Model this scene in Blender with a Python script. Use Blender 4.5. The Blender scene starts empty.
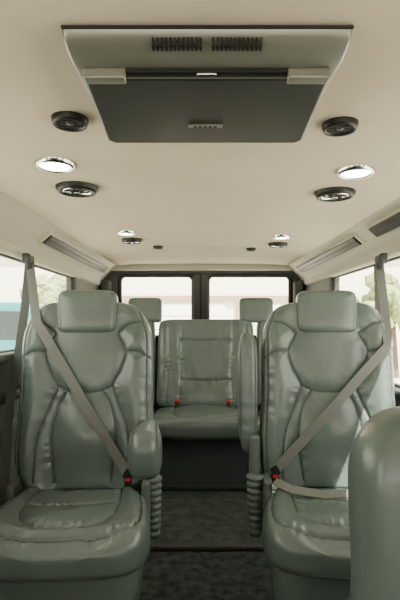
import bpy, bmesh, math, random
import numpy as np
from mathutils import Vector, Matrix
random.seed(3); np.random.seed(3)
S=bpy.context.scene; COL=S.collection
XC=0.02

# ---------------------------------------------------------------- materials
def mat(name,col,rough=.6,metal=0,spec=.5,bump=None,var=None,emit=None,coat=0):
    m=bpy.data.materials.new(name); m.use_nodes=True
    nt=m.node_tree; b=nt.nodes['Principled BSDF']
    b.inputs['Base Color'].default_value=(*col,1); b.inputs['Roughness'].default_value=rough
    b.inputs['Metallic'].default_value=metal; b.inputs['Specular IOR Level'].default_value=spec
    b.inputs['Coat Weight'].default_value=coat; b.inputs['Coat Roughness'].default_value=.15
    if emit:
        b.inputs['Emission Color'].default_value=(*emit[0],1); b.inputs['Emission Strength'].default_value=emit[1]
    tc=nt.nodes.new('ShaderNodeTexCoord')
    prev=None
    for (sc,st,dist,det) in (bump or []):
        n=nt.nodes.new('ShaderNodeTexNoise'); n.inputs['Scale'].default_value=sc; n.inputs['Detail'].default_value=det
        n.inputs['Distortion'].default_value=1.0
        nt.links.new(tc.outputs['Object'],n.inputs['Vector'])
        bu=nt.nodes.new('ShaderNodeBump'); bu.inputs['Strength'].default_value=st; bu.inputs['Distance'].default_value=dist
        nt.links.new(n.outputs['Fac'],bu.inputs['Height'])
        if prev: nt.links.new(prev.outputs['Normal'],bu.inputs['Normal'])
        prev=bu
    if prev: nt.links.new(prev.outputs['Normal'],b.inputs['Normal'])
    if var:
        sc,c2=var
        n=nt.nodes.new('ShaderNodeTexNoise'); n.inputs['Scale'].default_value=sc; n.inputs['Detail'].default_value=5
        r=nt.nodes.new('ShaderNodeValToRGB'); r.color_ramp.elements[0].position=.35; r.color_ramp.elements[1].position=.65
        r.color_ramp.elements[0].color=(*col,1); r.color_ramp.elements[1].color=(*c2,1)
        nt.links.new(tc.outputs['Object'],n.inputs['Vector']); nt.links.new(n.outputs['Fac'],r.inputs['Fac'])
        nt.links.new(r.outputs['Color'],b.inputs['Base Color'])
    return m
LEATHER=mat('leather_grey_green',(.096,.126,.113),.30,bump=[(14,.2,.010,3),(350,.25,.001,3)],var=(6,(.106,.138,.124)),coat=.12)
SEAM_SHADE=mat('leather_seam_shade',(.048,.062,.055),.6)  # groove shade painted in: darker leather tone along the seams
HEADL=mat('headliner_fabric',(.51,.465,.365),.95,spec=.1,bump=[(600,.3,.001,4)],var=(3,(.54,.49,.388)))
PANEL=mat('side_panel_vinyl',(.44,.415,.335),.7,bump=[(300,.2,.001,3)])
PANELG=mat('trim_grey_vinyl',(.10,.11,.095),.7,bump=[(300,.2,.001,3)])
DARKT=mat('trim_dark',(.030,.035,.033),.6,bump=[(300,.2,.001,3)])
REARD=mat('rear_door_trim',(.055,.063,.06),.6,bump=[(300,.2,.001,3)])
BLACK=mat('black_plastic',(.012,.012,.012),.45,spec=.3)
LID=mat('dark_grey_lid',(.012,.0135,.012),.33,bump=[(500,.15,.0005,3)])
SILVER=mat('silver_plastic',(.22,.225,.20),.36,metal=.55)
CHROME=mat('chrome',(.75,.75,.73),.18,metal=1)
GLOW=mat('lamp_lens',(.95,.95,.93),.3,emit=((1,.97,.92),14))
CARPET=mat('carpet_grey',(.045,.055,.053),1,spec=.05,bump=[(250,.9,.006,4)],var=(18,(.08,.09,.087)))
CARPET2=mat('mat_dark',(.016,.022,.022),.9,spec=.2,bump=[(160,.8,.005,4)],var=(22,(.055,.063,.062)))
BELT=mat('belt_webbing',(.13,.138,.122),.55,bump=[(500,.3,.001,2)])
BELTD=mat('belt_webbing_dark',(.06,.066,.06),.7)
RED=mat('buckle_red',(.45,.015,.01),.4)
BOOT=mat('boot_rubber',(.095,.115,.103),.5)
FASCIA=mat('bench_fascia',(.045,.054,.057),.75,bump=[(200,.3,.002,3)])
RUBBER=mat('rubber_seal',(.03,.03,.03),.7)
def glassmat(n,tint,mixf=.05):
    m=bpy.data.materials.new(n); m.use_nodes=True; nt=m.node_tree; nt.nodes.clear()
    o=nt.nodes.new('ShaderNodeOutputMaterial'); mx=nt.nodes.new('ShaderNodeMixShader')
    t=nt.nodes.new('ShaderNodeBsdfTransparent'); t.inputs[0].default_value=(*tint,1)
    g=nt.nodes.new('ShaderNodeBsdfGlossy'); g.inputs['Roughness'].default_value=.03
    mx.inputs[0].default_value=mixf
    nt.links.new(t.outputs[0],mx.inputs[1]); nt.links.new(g.outputs[0],mx.inputs[2]); nt.links.new(mx.outputs[0],o.inputs[0])
    return m
GLASS=glassmat('window_glass',(.96,.98,.95),.03)

# ---------------------------------------------------------------- helpers
def empty(name,loc=(0,0,0),rot=(0,0,0)):
    e=bpy.data.objects.new(name,None); COL.objects.link(e); e.location=loc; e.rotation_euler=rot
    e.empty_display_size=.05; return e
def mesh(name,verts,faces,m,parent=None,smooth=False,loc=(0,0,0),rot=(0,0,0),mi=None):
    me=bpy.data.meshes.new(name); me.from_pydata([tuple(v) for v in verts],[],faces)
    ms=m if isinstance(m,(list,tuple)) else [m]
    for q in ms: me.materials.append(q)
    if mi is not None: me.polygons.foreach_set('material_index',mi)
    bm=bmesh.new(); bm.from_mesh(me); bmesh.ops.remove_doubles(bm,verts=bm.verts,dist=1e-6)
    bmesh.ops.recalc_face_normals(bm,faces=bm.faces); bm.to_mesh(me); bm.free()
    if smooth:
        for p in me.polygons: p.use_smooth=True
    o=bpy.data.objects.new(name,me); COL.objects.link(o); o.location=loc; o.rotation_euler=rot
    if parent: o.parent=parent
    return o
def boxgeo(x0,x1,y0,y1,z0,z1):
    v=[(x,y,z) for x in(x0,x1) for y in(y0,y1) for z in(z0,z1)]
    f=[(0,1,3,2),(4,6,7,5),(0,4,5,1),(2,3,7,6),(0,2,6,4),(1,5,7,3)]
    return v,f
def boxes(name,lst,m,parent=None,bev=0,seg=3,loc=(0,0,0),rot=(0,0,0)):
    V=[];F=[]
    for b in lst:
        v,f=boxgeo(*b); k=len(V); V+=v; F+=[tuple(i+k for i in q) for q in f]
    me=bpy.data.meshes.new(name); me.from_pydata(V,[],F)
    bm=bmesh.new(); bm.from_mesh(me); bmesh.ops.recalc_face_normals(bm,faces=bm.faces); bm.to_mesh(me); bm.free()
    me.materials.append(m)
    o=bpy.data.objects.new(name,me); COL.objects.link(o); o.location=loc; o.rotation_euler=rot
    if parent:o.parent=parent
    if bev:
        md=o.modifiers.new('b','BEVEL'); md.width=bev; md.segments=seg; md.limit_method='ANGLE'
        for p in me.polygons:p.use_smooth=True
        o.modifiers.new('wn','WEIGHTED_NORMAL')
    return o
def extrude(name,prof,y0,y1,m,parent=None,smooth=False,ny=1,closed=False):
    n=len(prof); V=[];F=[]
    for j in range(ny+1):
        y=y0+(y1-y0)*j/ny
        V+=[(x,y,z) for x,z in prof]
    for j in range(ny):
        for i in range(n if closed else n-1):
            a=j*n+i; b=j*n+(i+1)%n
            F.append((a,b,b+n,a+n))
    if closed: F.append(tuple(range(n))); F.append(tuple(range(ny*n,ny*n+n)))
    return mesh(name,V,F,m,parent,smooth)
def tube(name,pts,r,m,parent=None,cyclic=False,res=4):
    cu=bpy.data.curves.new(name,'CURVE'); cu.dimensions='3D'; cu.bevel_depth=r; cu.bevel_resolution=res
    sp=cu.splines.new('POLY'); sp.points.add(len(pts)-1)
    for p,q in zip(sp.points,pts): p.co=(*q,1)
    sp.use_cyclic_u=cyclic
    cu.materials.append(m)
    o=bpy.data.objects.new(name,cu); COL.objects.link(o)
    if parent:o.parent=parent
    return o
def lathe(name,prof,m,parent=None,n=48,loc=(0,0,0),rot=(0,0,0)):
    V=[];F=[]
    k=len(prof)
    for i in range(n):
        a=2*math.pi*i/n
        V+=[(r*math.cos(a),r*math.sin(a),z) for r,z in prof]
    for i in range(n):
        for j in range(k-1):
            a=i*k+j;b=((i+1)%n)*k+j
            F.append((a,b,b+1,a+1))
    return mesh(name,V,F,m,parent,True,loc,rot)
def catmull(pts,n=10):
    P=[np.array(p,float) for p in pts]; P=[2*P[0]-P[1]]+P+[2*P[-1]-P[-2]]
    out=[]
    for i in range(1,len(P)-2):
        for k in range(n):
            t=k/n; a,b,c,d=P[i-1],P[i],P[i+1],P[i+2]
            out.append(.5*((2*b)+(-a+c)*t+(2*a-5*b+4*c-d)*t*t+(-a+3*b-3*c+d)*t**3))
    out.append(P[-2]); return np.array(out)
def seamdist(X,Z,seams):
    D=np.full(X.shape,9.0); A=np.zeros_like(X)
    for s in seams:
        c=catmull(s,8); acc=0
        for a,b in zip(c[:-1],c[1:]):
            ab=b-a; L=max((ab**2).sum(),1e-12)
            t=np.clip(((X-a[0])*ab[0]+(Z-a[1])*ab[1])/L,0,1)
            d=np.hypot(X-a[0]-t*ab[0],Z-a[1]-t*ab[1])
            A=np.where(d<D,acc+t*L**.5,A); acc+=L**.5
            D=np.minimum(D,d)
    return D,A
def wrinkle(X,Z,amp,seed=0):
    r=np.random.RandomState(seed); o=np.zeros_like(X)
    for k in range(14):
        fx,fz=r.normal(0,26,2); o+=np.sin(fx*X+fz*Z+r.uniform(0,6.28)+1.5*np.sin(11*X+9*Z+k))
    return amp*o/14**.5
def mirror(s): return [s,[(-x,z) for x,z in s]]
def pillow(name,L,wf,T,seams=(),base=None,P=.012,G=.006,gw=.0045,sig=.035,ns=130,nt=150,n=4,p=8,q=8,m=LEATHER,
           parent=None,mapf=None,loc=(0,0,0),rot=(0,0,0),wr=.0012,seed=0,pk=1.0,shade_w=.0022):
    b=np.linspace(-1,1,ns+1); s=.45*b+.55*np.sin(b*math.pi/2)
    a=np.linspace(-1,1,nt+1); t=.45*a+.55*np.sin(a*math.pi/2)
    Sg,Tg=np.meshgrid(s,t)
    tt=(Tg+1)/2; Zc=L*tt
    W=np.vectorize(wf)(tt)*np.clip(1-np.abs(Tg)**p,0,1)**(1/p)
    X=Sg*W
    th=np.clip(1-np.abs(Tg)**q,0,1)**(1/q)*np.clip(1-np.abs(Sg)**n,0,1)**(1/n)
    mask=np.clip(th*1.3,0,1)**2
    d=np.zeros_like(X); D=None
    if seams:
        D,A=seamdist(X,Zc,seams)
        d+=P*(1-np.exp(-D/sig))-G*np.exp(-(D/gw)**2)
        fr=A*150+3*np.sin(A*23+seed)
        d+=pk*.0016*np.exp(-((D-.012)/.018)**2)*np.sin(fr)*(.5+.5*np.sin(A*17+seed*2))
    if base is not None: d+=base(X,Zc,Sg,tt)
    d+=wrinkle(X,Zc,wr,seed)
    Yf=-(T/2*th+d*mask); Yb=T/2*th
    V=[];F=[];MI=[]
    def add(Y,flip):
        k=len(V)
        V.extend(zip(X.ravel(),Y.ravel(),Zc.ravel()))
        c=ns+1
        for j in range(nt):
            for i in range(ns):
                e=k+j*c+i; f=(e,e+1,e+c+1,e+c)
                F.append(f if not flip else f[::-1])
                MI.append(1 if (not flip and D is not None and .25*(D[j,i]+D[j,i+1]+D[j+1,i]+D[j+1,i+1])<shade_w) else 0)  # faces on a seam line get the painted groove shade
    add(Yf,False); add(Yb,True)
    if mapf: V=[mapf(*v) for v in V]
    return mesh(name,V,F,[m,SEAM_SHADE],parent,True,loc,rot,mi=MI)
def slerp(pts):
    c=catmull(pts,12); return lambda t: float(np.interp(t,c[:,0],c[:,1]))
def sm(e0,e1,x):
    t=np.clip((x-e0)/(e1-e0),0,1); return t*t*(3-2*t)

# ---------------------------------------------------------------- shell
Y0,Y1=-1.3,4.3; ZC=1.63
V=[];F=[];nx,ny=24,30
for j in range(ny+1):
    y=Y0+(Y1-Y0)*j/ny
    for i in range(nx+1):
        u=-1+2*i/nx
        V.append((XC+u*.74,y,ZC+.006*(1-abs(u)**3)-.012*abs(u)**8))
for j in range(ny):
    for i in range(nx):
        a=j*(nx+1)+i; F.append((a,a+1,a+nx+2,a+nx+1))
ceil=mesh('ceiling',V,F,HEADL,None,True)
md=ceil.modifiers.new('s','SOLIDIFY'); md.thickness=.03; md.offset=1
boxes('floor',[(XC-.98,XC+.98,Y0,2.42,-.06,0.0)],CARPET2)
boxes('carpet',[(XC-.9,XC+.9,2.44,4.28,.0,.018)],CARPET,bev=.006)
boxes('trim_1',[(XC-.9,XC+.9,2.405,2.445,.0,.024)],DARKT,bev=.006)
boxes('floor.001',[(XC-.98,XC+.98,2.42,Y1+.05,-.06,0.0)],CARPET2)
# unseen front bulkhead (dash, windscreen opening), added to cut light from the front
wf_=empty('unseen_wall_front')
boxes('firewall',[(XC-.97,XC+.97,Y0-.08,Y0,-.06,.95)],DARKT,wf_)
boxes('dashboard',[(XC-.88,XC+.88,Y0,Y0+.38,.45,.93)],DARKT,wf_,bev=.06)
boxes('windscreen_header',[(XC-.97,XC+.97,Y0-.08,Y0,1.42,1.68)],PANEL,wf_)  # out of view, lower edge dropped to darken the ceiling near the camera
boxes('a_pillars',[(XC-.97,XC-.88,Y0-.08,Y0,.9,1.52),(XC+.88,XC+.97,Y0-.08,Y0,.9,1.52)],PANELG,wf_)

def side(name,sg):
    root=empty(name)
    prof=[(.735,1.626),(.75,1.622),(.775,1.607),(.80,1.588),(.84,1.553),(.868,1.525),(.884,1.50),(.886,1.462),(.90,1.452),(.965,1.452),(.965,1.66),(.735,1.66)]
    extrude('upper_panel',[(XC+sg*x,z) for x,z in prof],Y0,Y1,PANEL,root,closed=True)
    a,b=XC+sg*.90,XC+sg*.97; a,b=min(a,b),max(a,b)
    boxes('lower_panel',[(a,b,Y0,Y1,0,.80)],PANELG,root)
    c,d=XC+sg*.865,XC+sg*.935; c,d=min(c,d),max(c,d)
    boxes('sill',[(c,d,Y0,Y1,.78,.83)],DARKT,root,bev=.02)
    boxes('armrest_ledge',[(c,d,1.0,3.4,.60,.70)],PANELG,root,bev=.03)
    py=2.0
    boxes('pillars',[(a,b,Y0,-.6,.78,1.47),(a,b,.45,.86,.78,1.47),(a,b,py,py+.08,.78,1.47)],PANELG,root,bev=.01)
    boxes('rear_quarter_panel',[(a,b,3.42,Y1,.78,1.47)],DARKT,root,bev=.01)
    if sg<0:
        boxes('window_ledge',[(a,b,.86,3.42,.80,.985)],DARKT,root,bev=.01)
        boxes('window_ledge_cap',[(c,d,.86,3.42,.965,1.0)],PANELG,root,bev=.012)
    return root
side('wall_left',-1); side('wall_right',1)
wi=1
def window(pts,name,frame=RUBBER,r=.014):
    root=empty(name)
    mesh('glass',pts,[tuple(range(len(pts)))],GLASS,root)
    tube('frame',pts,r,frame,root,True)
    return root
def rrect(a0,a1,b0,b1,r,n=6):
    out=[]
    for cx,cy,s in((a1-r,b1-r,0),(a0+r,b1-r,90),(a0+r,b0+r,180),(a1-r,b0+r,270)):
        for k in range(n+1):
            t=math.radians(s+90*k/n); out.append((cx+r*math.cos(t),cy+r*math.sin(t)))
    return out
for sg in(-1,1):
    py=2.0
    zb=.995 if sg<0 else .83
    for (a,b,z0) in((-.6,.45,.83),(.86,py,zb),(py+.08,3.42,zb)):
        window([(XC+sg*.93,y,z) for y,z in rrect(a,b,z0,1.455,.05)],'window_%d'%wi); wi+=1
rw=empty('wall_back')
boxes('door_lower',[(XC-.97,XC+.97,Y1,Y1+.08,0,1.0)],REARD,rw)
boxes('door_post',[(-.065,.075,Y1-.03,Y1+.05,1.0,1.56),(XC-.97,-.71,Y1,Y1+.08,.98,1.56),(.80,XC+.97,Y1,Y1+.08,.98,1.56)],REARD,rw,bev=.012)
boxes('door_split',[(-.002,.012,Y1-.036,Y1-.02,1.0,1.55)],BLACK,rw)
boxes('header',[(XC-.97,XC+.97,Y1,Y1+.08,1.545,1.68)],REARD,rw)
boxes('header_trim',[(XC-.86,XC+.86,Y1-.10,Y1+.02,1.585,1.66)],PANEL,rw,bev=.02)
for a,b in((-.71,-.06),(.07,.80)):
    window([(x,Y1+.0,z) for x,z in rrect(a,b,1.0,1.545,.05)],'window_%d'%wi,r=.018); wi+=1
for sg in(-1,1):
    boxes('trim_2' if sg<0 else 'trim_3',[tuple(sorted((XC+sg*.80,XC+sg*.90)))+(Y1-.09,Y1-.002,.82,1.50)],REARD,bev=.03)

def lightbar(x0sg,ya,yb):
    L=yb-ya
    root=empty('courtesy_light_bar',(XC+x0sg*.812,(ya+yb)/2,1.575),(0,x0sg*math.radians(41),0))
    boxes('bezel',[(-.035,.035,-L/2,L/2,-.010,.012)],PANEL,root,bev=.008)
    boxes('recess',[(-.029,.029,-L/2+.03,L/2-.03,-.020,-.003)],BLACK,root,bev=.004)
    boxes('rail',[(-.003,.003,-L/2+.04,L/2-.04,-.023,-.012)],DARKT,root,bev=.001)
lightbar(-1,2.45,4.05); lightbar(1,2.5,4.05); lightbar(1,1.6,2.33)

# ---------------------------------------------------------------- ceiling fittings
def lamp(x,y,r):
    root=empty('ceiling_light',(x,y,ZC+.002))
    lathe('ring',[(r*.80,.0),(r*.82,-.009),(r*.90,-.011),(r,-.005),(r*1.03,.004)],CHROME,root)
    lathe('lens',[(0.0001,-.012),(r*.4,-.0115),(r*.7,-.009),(r*.83,-.004)],GLOW,root)
for x,y,r in((-.449,1.499,.060),(.506,1.570,.060),(-.408,2.670,.05),(.474,2.799,.05)): lamp(x,y,r)
def vent(x,y,r):
    root=empty('ceiling_air_vent',(x,y,ZC+.002))
    lathe('ring',[(r*.70,-.004),(r*.78,-.018),(r*.90,-.020),(r,-.010),(r*1.03,.004)],BLACK,root)
    lathe('bowl',[(0.0001,.0),(r*.6,-.0),(r*.74,-.006)],BLACK,root)
    lathe('bright_ring',[(r*.62,-.010),(r*.66,-.018),(r*.69,-.017),(r*.72,-.008)],CHROME,root)
    boxes('louvres',[(-r*.6,r*.6,-r*.5+k*r*.25-.003,-r*.5+k*r*.25+.003,-.012,-.002) for k in range(5)],BLACK,root)
    boxes('knob',[(-r*.14,r*.14,-r*.1,r*.1,-.022,-.004),(-r*.5,-r*.34,-r*.06,r*.06,-.018,-.006),(r*.34,r*.5,-r*.06,r*.06,-.018,-.006)],CHROME,root,bev=.002)
for x,y,r in((-.447,1.760,.074),(.510,1.829,.074),(-.408,2.904,.06),(.493,3.057,.06)): vent(x,y,r)
def speaker(x,y,r):
    root=empty('ceiling_speaker',(x,y,ZC+.002))
    lathe('ring',[(r*.74,-.004),(r*.80,-.013),(r*.92,-.014),(r,-.006),(r*1.03,.004)],BLACK,root)
    lathe('cone',[(0.0001,-.012),(r*.2,-.010),(r*.25,-.004),(r*.5,-.002),(r*.76,-.007)],DARKT,root)
    boxes('grille',[(-r*.72,r*.72,k*r*.2-.0015,k*r*.2+.0015,-.010,-.006) for k in(-2,-1,0,1,2)],BLACK,root)
for x,y,r in((-.3135,1.167,.043),(.3464,1.1975,.043),(-.276,3.182,.032),(.345,3.272,.032)): speaker(x,y,r)

# flip-down monitor
mon=empty('flip_down_video_monitor',(.012,0,0))
hw=.244
prof=[(.796,1.634),(.799,1.622),(.808,1.612),(.826,1.605),(.846,1.601),(.868,1.600),(.878,1.600),(1.15,1.604),(1.165,1.612),(1.168,1.634)]
V=[];F=[];N=48
for i in range(N+1):
    b=-1+2*i/N; s=.4*b+.6*math.sin(b*math.pi/2)
    e=(max(0,1-abs(s)**16))**(1/16)
    for (y,z) in prof:
        yc=.98
        V.append((s*hw*(1.0-.02*(y-.72)/.42),yc+(y-yc)*(.95+.05*e),1.637+(z-1.637)*(.15+.85*e)))
k=len(prof)
for i in range(N):
    for j in range(k-1):
        a=i*k+j; F.append((a,a+k,a+k+1,a+1))
F.append(tuple(range(k))); F.append(tuple(range(N*k,N*k+k)))
mesh('housing',V,F,SILVER,mon,True)
boxes('gasket',[(-.241,.241,.793,1.17,1.629,1.634)],BLACK,mon,bev=.002)
lidp=[(-.222,.872),(.222,.872),(.236,1.17),(.222,1.19),(-.222,1.19),(-.236,1.17)]
V=[(x,y,1.603) for x,y in lidp]+[(x*.99,.876+(y-.876)*.99,1.583) for x,y in lidp]
F=[tuple(range(6)),tuple(range(6,12))]+[(i,(i+1)%6,(i+1)%6+6,i+6) for i in range(6)]
lid=mesh('screen_lid',V,F,LID,mon); md=lid.modifiers.new('b','BEVEL'); md.width=.004; md.segments=3
boxes('hinges',[(-.222,-.145,.862,.886,1.580,1.602),(.145,.222,.862,.886,1.580,1.602)],SILVER,mon,bev=.005)
boxes('latch',[(-.018,.018,.866,.878,1.588,1.602)],CHROME,mon,bev=.003)
boxes('hinge_line',[(-.145,.145,.864,.876,1.592,1.604)],BLACK,mon)
vs=[]
for c in(-.050,.050):
    for i in range(12):
        x=c-.042+i*.0072
        vs.append((x,x+.0042,.802,.807,1.605,1.62)); vs.append((x,x+.0042,.8105,.816,1.603,1.62))
boxes('cooling_slots',vs,BLACK,mon)
boxes('badge',[(-.038,.038,1.072,1.086,1.5803,1.59)],SILVER,mon,bev=.001)
boxes('badge_letters',[(-.026+i*.011,-.026+i*.011+.007,1.075,1.083,1.5793,1.583) for i in range(5)],BLACK,mon)

# ---------------------------------------------------------------- seats
def captain(loc,yaw,aisle,arm,Hb=.80,front=False):
    root=empty('captain_seat',loc,(0,0,yaw))
    wf=slerp([(0,.285),(.2,.298),(.45,.288),(.65,.288),(.82,.282),(.93,.258),(1,.24)])
    k=Hb/.80
    seams=[]
    if not front:
        seams+=mirror([(.135,.66),(.17,.58),(.15,.50),(.118,.43),(.14,.36),(.19,.22),(.205,.04)])
        seams+=[[(-.118,.43),(-.06,.405),(0,.40),(.06,.405),(.118,.43)]]
        seams+=mirror([(.075,.41),(.115,.33),(.135,.2),(.115,.03)])
        seams+=mirror([(.285,.54),(.23,.575),(.17,.58)])
        seams+=mirror([(.225,.76),(.258,.64),(.262,.4),(.272,.2),(.265,.03)])
        seams+=mirror([(.135,.66),(.19,.70),(.235,.71)])
    def base(X,Z,Sg,tt):
        d=.030*sm(.45,.8,np.abs(Sg))*(1-.5*sm(.75,1,tt))
        d=d+.020*np.exp(-((Z-.22*k)/.11)**2-(X/.13)**2)
        return d
    pillow('backrest',Hb,wf,.15,seams,base,parent=root,loc=(0,.07,.43),rot=(-math.radians(9),0,0),p=8,q=9,
           P=.014,G=.006,gw=.0045,seed=1,wr=.0014 if not front else .0008,ns=190,nt=230,pk=.9,sig=.036)
    hz=.43+Hb*math.cos(math.radians(9))-.130; hy=.07+Hb*math.sin(math.radians(9))-.075
    pillow('headrest',.190,lambda t:.133-.004*abs(2*t-1),.11,mirror([(.112,.01),(.116,.09),(.112,.182)]),None,P=.003,G=.003,shade_w=0,
           parent=root,loc=(0,hy,hz),rot=(-math.radians(6),0,0),p=7.5,q=5,ns=90,nt=70,wr=.0008,seed=2)
    cw=slerp([(0,.25),(.15,.27),(.4,.288),(.7,.300),(1,.285)])
    cs=mirror([(.165,.03),(.175,.2),(.165,.32),(.10,.395),(0,.41)])+mirror([(.235,.05),(.262,.3),(.24,.43),(.12,.462),(0,.466)])
    cs+=[[(-.17,.20),(0,.225),(.17,.20)]]
    def cb(X,Z,Sg,tt):
        return .022*sm(.5,.8,np.abs(Sg))-.035*sm(.8,1.0,tt)+.008*np.exp(-((Z-.3)/.1)**2)
    pillow('seat_cushion',.53,cw,.15,cs,cb,parent=root,mapf=lambda x,y,z:(x,-z+.02,-y),loc=(0,0,.375),p=5,q=4,P=.014,G=.007,gw=.005,seed=3,wr=.0022,ns=170,nt=170,pk=1.3)
    pillow('seat_skirt',.50,lambda t:.268,.22,(),None,parent=root,mapf=lambda x,y,z:(x,-z+.03,-y),loc=(0,0,.25),p=6,q=6,ns=50,nt=50,wr=.001,seed=5)
    boxes('pedestal',[(-.20,.20,-.40,-.02,.0,.16)],DARKT,root,bev=.02)
    boxes('recliner_cover',[(-.285,-.25,-.10,.08,.30,.50),(.25,.285,-.10,.08,.30,.50)],BOOT,root,bev=.015)
    if arm=='down':
        pillow('armrest',.46,slerp([(0,.038),(.3,.046),(.75,.064),(1,.060)]),.13,[[(-.03,.02),(-.036,.2),(-.046,.43)],[(.03,.02),(.036,.2),(.046,.43)]],
               lambda X,Z,Sg,tt:.01*tt,P=.006,G=.003,parent=root,mapf=lambda x,y,z:(x,-z,-y*(.72+.78*z/.46)),loc=(aisle*.276,.09,.680),rot=(math.radians(3),0,0),p=4,q=3.2,n=3,ns=60,nt=80,wr=.0006)
    elif arm=='up':
        pillow('armrest',.52,slerp([(0,.036),(.3,.045),(.8,.047),(1,.042)]),.10,mirror([(.028,.02),(.034,.25),(.03,.48)]),
               None,P=.005,G=.003,parent=root,loc=(aisle*.347,.06,.575),rot=(-math.radians(5),0,0),p=4,q=4,n=3,ns=60,nt=90,wr=.0006)
    if arm:
        pr=[]
        for i in range(9):
            z=.50-i*.028; r=.036-.0008*i
            pr+=[(r,z),(r,z-.014),(r*.80,z-.018),(r*.80,z-.026)]
        pr=[(.0001,.505)]+pr+[(.0001,pr[-1][1]-.01)]
        bx=.295 if arm=='down' else .318
        lathe('ribbed_boot',pr,BOOT,root,n=28,loc=(aisle*bx,-.03,0))
        boxes('arm_pivot',[(aisle*bx-.024,aisle*bx+.024,.0,.10,.46,.66)],BOOT,root,bev=.018)
    return root
SL=captain((-.49,2.02,0),math.radians(3),1,'down')
SR=captain((.55,2.03,0),math.radians(-5),-1,'up')
SF=captain((.585,.82,0),0,-1,None,Hb=.555,front=True)

bench=empty('rear_bench_seat',(0,0,0))
def bpart(cx,hw,seed,center):
    if center:
        bs=mirror([(.205,.64),(.20,.45),(.185,.25),(.20,.03)])+mirror([(.305,.62),(.295,.4),(.285,.2),(.30,.03)])
        bs+=[[(-.20,.50),(0,.49),(.20,.50)],[(-.19,.20),(0,.19),(.19,.20)]]
    else:
        bs=mirror([(.14,.6),(.13,.4),(.12,.3),(.14,.03)])+[[(-.13,.42),(0,.40),(.13,.42)]]
    pillow('back_%d'%seed,.66,lambda t:hw-.01*t,.14,bs,lambda X,Z,Sg,tt:.010*sm(.5,.8,np.abs(Sg)),parent=bench,loc=(cx,3.60,.50),
        rot=(-math.radians(11),0,0),p=14,q=8,P=.010,G=.006,gw=.007,seed=seed,wr=.002,ns=110,nt=110,pk=1.5)
    pillow('cushion_%d'%seed,.50,lambda t:hw,.16,mirror([(hw*.6,.03),(hw*.62,.3),(hw*.5,.44)])+[[(-hw*.9,.42),(0,.44),(hw*.9,.42)]],
        None,parent=bench,mapf=lambda x,y,z:(x,-z,-y),loc=(cx,3.60,.44),p=8,q=4,P=.014,G=.008,gw=.007,seed=seed+3,wr=.002,ns=80,nt=80)
bpart(.045,.372,11,True); bpart(-.560,.228,12,False); bpart(.640,.218,13,False)
for cx in(-.42,.43):
    pillow('headrest',.19,lambda t:.13,.10,(),None,parent=bench,loc=(cx,3.70,1.13),rot=(-math.radians(8),0,0),p=8,q=5,ns=40,nt=40,seed=4,wr=.0006)
    boxes('headrest_post',[(cx-.05,cx-.04,3.72,3.73,1.08,1.16),(cx+.04,cx+.05,3.72,3.73,1.08,1.16)],CHROME,bench)
boxes('fascia',[(-.76,.83,3.23,3.60,.02,.37)],FASCIA,bench,bev=.02)
boxes('fascia_kick',[(-.76,.83,3.20,3.25,.02,.06)],DARKT,bench,bev=.01)
for i,(x,z) in enumerate(((-.165,.555),(.205,.55))):
    r=empty('belt_buckle_%d'%i,(x,3.47,z),(math.radians(-20),0,0)); r.parent=bench
    boxes('body',[(-.016,.016,-.01,.012,-.04,.02)],BLACK,r,bev=.005)
    boxes('release_button',[(-.014,.014,-.014,.008,.006,.024)],RED,r,bev=.003)
    boxes('webbing',[(.02,.10,-.004,.0,-.012,.006)],BELTD,r)

# ---------------------------------------------------------------- belts
bpy.context.view_layer.update()
dg=bpy.context.evaluated_depsgraph_get()
def hit(o,d,far):
    ok,l,n,_,ob,_m=S.ray_cast(dg,Vector(o),Vector(d).normalized())
    return l if ok and (l-Vector(o)).length<far else None
def ribbon(name,pts,w,m,parent,side=None,normal=(0,-1,0),th=.0015):
    P=[Vector(p) for p in pts]; V=[];F=[]
    nrm=Vector(normal)
    for i,p in enumerate(P):
        t=(P[min(i+1,len(P)-1)]-P[max(i-1,0)]).normalized()
        sd=t.cross(nrm)
        if sd.length<.01: sd=Vector((1,0,0))
        sd.normalize(); nn=sd.cross(t).normalized()*th
        V+=[p+sd*w/2+nn,p-sd*w/2+nn,p-sd*w/2-nn,p+sd*w/2-nn]
    for i in range(len(P)-1):
        a=4*i
        for k in range(4): F.append((a+k,a+(k+1)%4,a+4+(k+1)%4,a+4+k))
    F.append((0,1,2,3)); F.append((4*len(P)-4,4*len(P)-3,4*len(P)-2,4*len(P)-1))
    return mesh(name,V,F,m,parent,False)
def over(pts,n=14,off=.006,w=.045,d=(0,1,0),o0=1.2):
    c=catmull(pts,n)
    seg=c[-1]-c[0]; sd=np.array([-seg[1],seg[0]]); sd=sd/np.hypot(*sd)*w/2
    ys=[]
    for p in c:
        best=None
        for q in(-1,-.5,0,.5,1):
            l=hit((p[0]+sd[0]*q,o0,p[1]+sd[1]*q),d,1.3)
            if l is not None: best=l.y if best is None else min(best,l.y)
        ys.append(best)
    last=next(y for y in ys if y is not None)
    ys2=[]
    for y in ys:
        if y is None: y=last
        last=y; ys2.append(y)
    ys2=np.array(ys2); k=5
    a=np.array([ys2[max(0,i-k):i+k+1].min() for i in range(len(ys2))])
    b=np.array([a[max(0,i-k):i+k+1].mean() for i in range(len(a))])
    return [(p[0],y-off,p[1]) for p,y in zip(c,b)]
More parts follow.
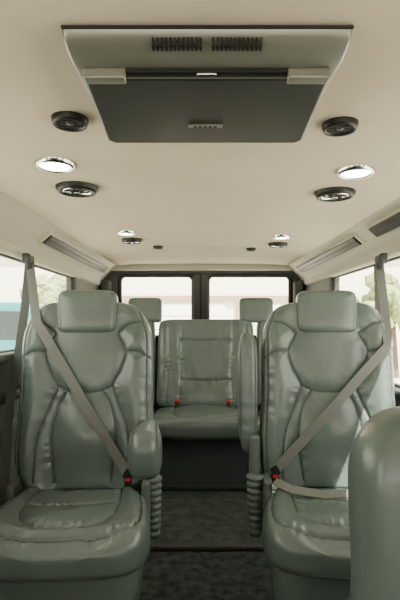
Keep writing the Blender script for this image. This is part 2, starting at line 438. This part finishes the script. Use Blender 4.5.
def belt(sg,anchor,path,vert,lap=None):
    root=empty('seat_belt')
    L=over(path)
    ribbon('shoulder_webbing',[Vector(anchor).lerp(Vector(L[0]),k/8) for k in range(8)]+L,.042,BELT,root)
    ribbon('retractor_webbing',vert,.040,BELTD,root)
    ax,ay,az=anchor
    boxes('anchor_loop',[(ax-.012,ax+.012,ay-.035,ay+.035,az-.03,az+.04)],DARKT,root,bev=.008)
    boxes('anchor_mount',[tuple(sorted((ax,ax+sg*.035)))+(ay-.02,ay+.02,az,az+.05)],DARKT,root,bev=.008)
    if lap: ribbon('lap_webbing',lap,.036,BELT,root,normal=(0,-.6,.8))
    e=L[-1]
    boxes('tongue',[(-.016,.016,-.004,.004,-.022,.02)],BLACK,root,bev=.003,loc=e,rot=(0,math.radians(-30*sg),0))
    boxes('buckle',[(e[0]-.016,e[0]+.016,e[1]-.004,e[1]+.018,e[2]-.06,e[2]-.014)],BLACK,root,bev=.005)
    boxes('release_button',[(e[0]-.011,e[0]+.011,e[1]-.007,e[1]+.0,e[2]-.030,e[2]-.016)],RED,root,bev=.002)
    return root
belt(-1,(-.815,2.32,1.42),[(-.70,1.14),(-.57,.93),(-.43,.715),(-.30,.51)],
     [(-.82,2.32,1.42),(-.822,2.27,1.2),(-.825,2.2,1.0),(-.825,2.10,.80),(-.82,2.05,.6),(-.82,2.0,.3)])
belt(1,(.86,2.32,1.42),[(.80,1.04),(.64,.865),(.47,.685),(.315,.52)],
     [(.86,2.34,1.42),(.862,2.33,1.2),(.865,2.32,1.0),(.862,2.3,.6),(.86,2.3,.3)],
     [(.30,1.95,.50),(.36,1.90,.485),(.48,1.88,.472),(.60,1.89,.475),(.74,1.91,.492),(.80,1.95,.50)])

# ---------------------------------------------------------------- exterior
GZ=-.65
boxes('ground_pavement',[(-40,40,-25,45,GZ-.2,GZ)],mat('pavement',(.55,.52,.46),.9,var=(2,(.60,.57,.50))))
bl=empty('stucco_building',(0,17,GZ))
CR=mat('stucco',(.84,.80,.70),.9,bump=[(60,.3,.01,3)]); BR=mat('brown_trim',(.30,.22,.14),.7); GD=mat('garage_door_white',(.86,.84,.78),.6)
boxes('walls',[(-14,14,0,8,0,4.2)],CR,bl)
boxes('eave',[(-14.4,14.4,-.25,8.4,4.2,4.6)],BR,bl)
gd=[]
for c in(-3.6,-.4,3.2):
    for k in range(5): gd.append((c-1.3,c+1.3,-.06,.0,.02+k*.48,.47+k*.48))
boxes('garage_doors',gd,GD,bl,bev=.03)
boxes('door_lintel',[(-5.2,5.0,-.12,0,2.45,2.65)],BR,bl)
boxes('door_posts',[(x-.12,x+.12,-.12,0,0,2.45) for x in(-5.1,-2.0,1.4,4.8)],BR,bl)
TEAL=mat('teal_paint',(.01,.16,.17),.25,coat=.6); CG=mat('car_glass',(.02,.03,.03),.1)
car=empty('parked_teal_van',(-6.35,11.5,GZ),(0,0,math.radians(8))); car.scale=(1.1,1.1,1.13)
body=[(-2.3,.35),(-2.4,.8),(-2.25,1.1),(-1.5,1.2),(-.9,1.85),(-.6,1.95),(2.1,1.95),(2.3,1.8),(2.4,1.0),(2.4,.35)]
V=[(x,y,z) for y in(-.9,.9) for x,z in body]; n=len(body)
F=[tuple(range(n)),tuple(range(n,2*n))]+[(i,(i+1)%n,(i+1)%n+n,i+n) for i in range(n)]
o=mesh('body',V,F,TEAL,car); md=o.modifiers.new('b','BEVEL'); md.width=.08; md.segments=3
for s in(-.905,.905):
    for poly in([(-1.2,1.2),(-.78,1.75),(0,1.78),(0,1.2)],[(.08,1.2),(.08,1.78),(1.1,1.78),(1.1,1.2)],[(1.18,1.2),(1.18,1.78),(2.1,1.76),(2.2,1.2)]):
        mesh('side_window',[(x,s,z) for x,z in poly],[(0,1,2,3)],CG,car)
    for wx in(-1.5,1.5):
        lathe('wheel',[(.0001,.02),(.2,.04),(.22,.1),(.33,.1),(.35,.05),(.35,-.1),(.3,-.12)],RUBBER,car,n=24,loc=(wx,s,.35),rot=(math.radians(-90 if s>0 else 90),0,0))
LEAF=mat('foliage',(.24,.32,.13),.8,bump=[(8,1,.2,4)],var=(4,(.38,.46,.22))); BARK=mat('bark',(.12,.09,.06),.9)
def tree(x,y,h,r):
    t=empty('tree',(x,y,GZ))
    lathe('trunk',[(.25,0),(.16,h*.4),(.1,h*.7)],BARK,t,n=12)
    bm=bmesh.new()
    for k in range(26):
        c=Vector((random.gauss(0,.45),random.gauss(0,.45),random.gauss(0,.35)))*r+Vector((0,0,h*.72))
        bmesh.ops.create_icosphere(bm,subdivisions=2,radius=r*random.uniform(.25,.42),matrix=Matrix.Translation(c))
    for v in bm.verts: v.co+=Vector([random.uniform(-.08,.08)*r for _ in range(3)])
    me=bpy.data.meshes.new('crown'); bm.to_mesh(me); bm.free(); me.materials.append(LEAF)
    o=bpy.data.objects.new('crown',me); COL.objects.link(o); o.parent=t
tree(6.0,15.2,3.2,1.1); tree(-4.7,15.3,3.3,1.0)

# ---------------------------------------------------------------- light
w=bpy.data.worlds.new('sky'); S.world=w; w.use_nodes=True; nt=w.node_tree
bg=nt.nodes['Background']; bg.inputs[0].default_value=(1,.955,.83,1); bg.inputs[1].default_value=5.8
sun=bpy.data.lights.new('sun','SUN'); sun.energy=32; sun.angle=.01; sun.color=(1,.94,.82)
so=bpy.data.objects.new('sun',sun); COL.objects.link(so)
so.rotation_euler=Vector((-.42,.45,-1)).to_track_quat('-Z','Y').to_euler()

cam=bpy.data.cameras.new('camera'); co=bpy.data.objects.new('camera',cam); COL.objects.link(co)
co.location=(0,0,1.15); co.rotation_euler=(math.radians(90),0,0)
cam.sensor_fit='VERTICAL'; cam.sensor_height=36; cam.lens=29.04; cam.shift_y=20/600; cam.clip_start=.02
S.camera=co
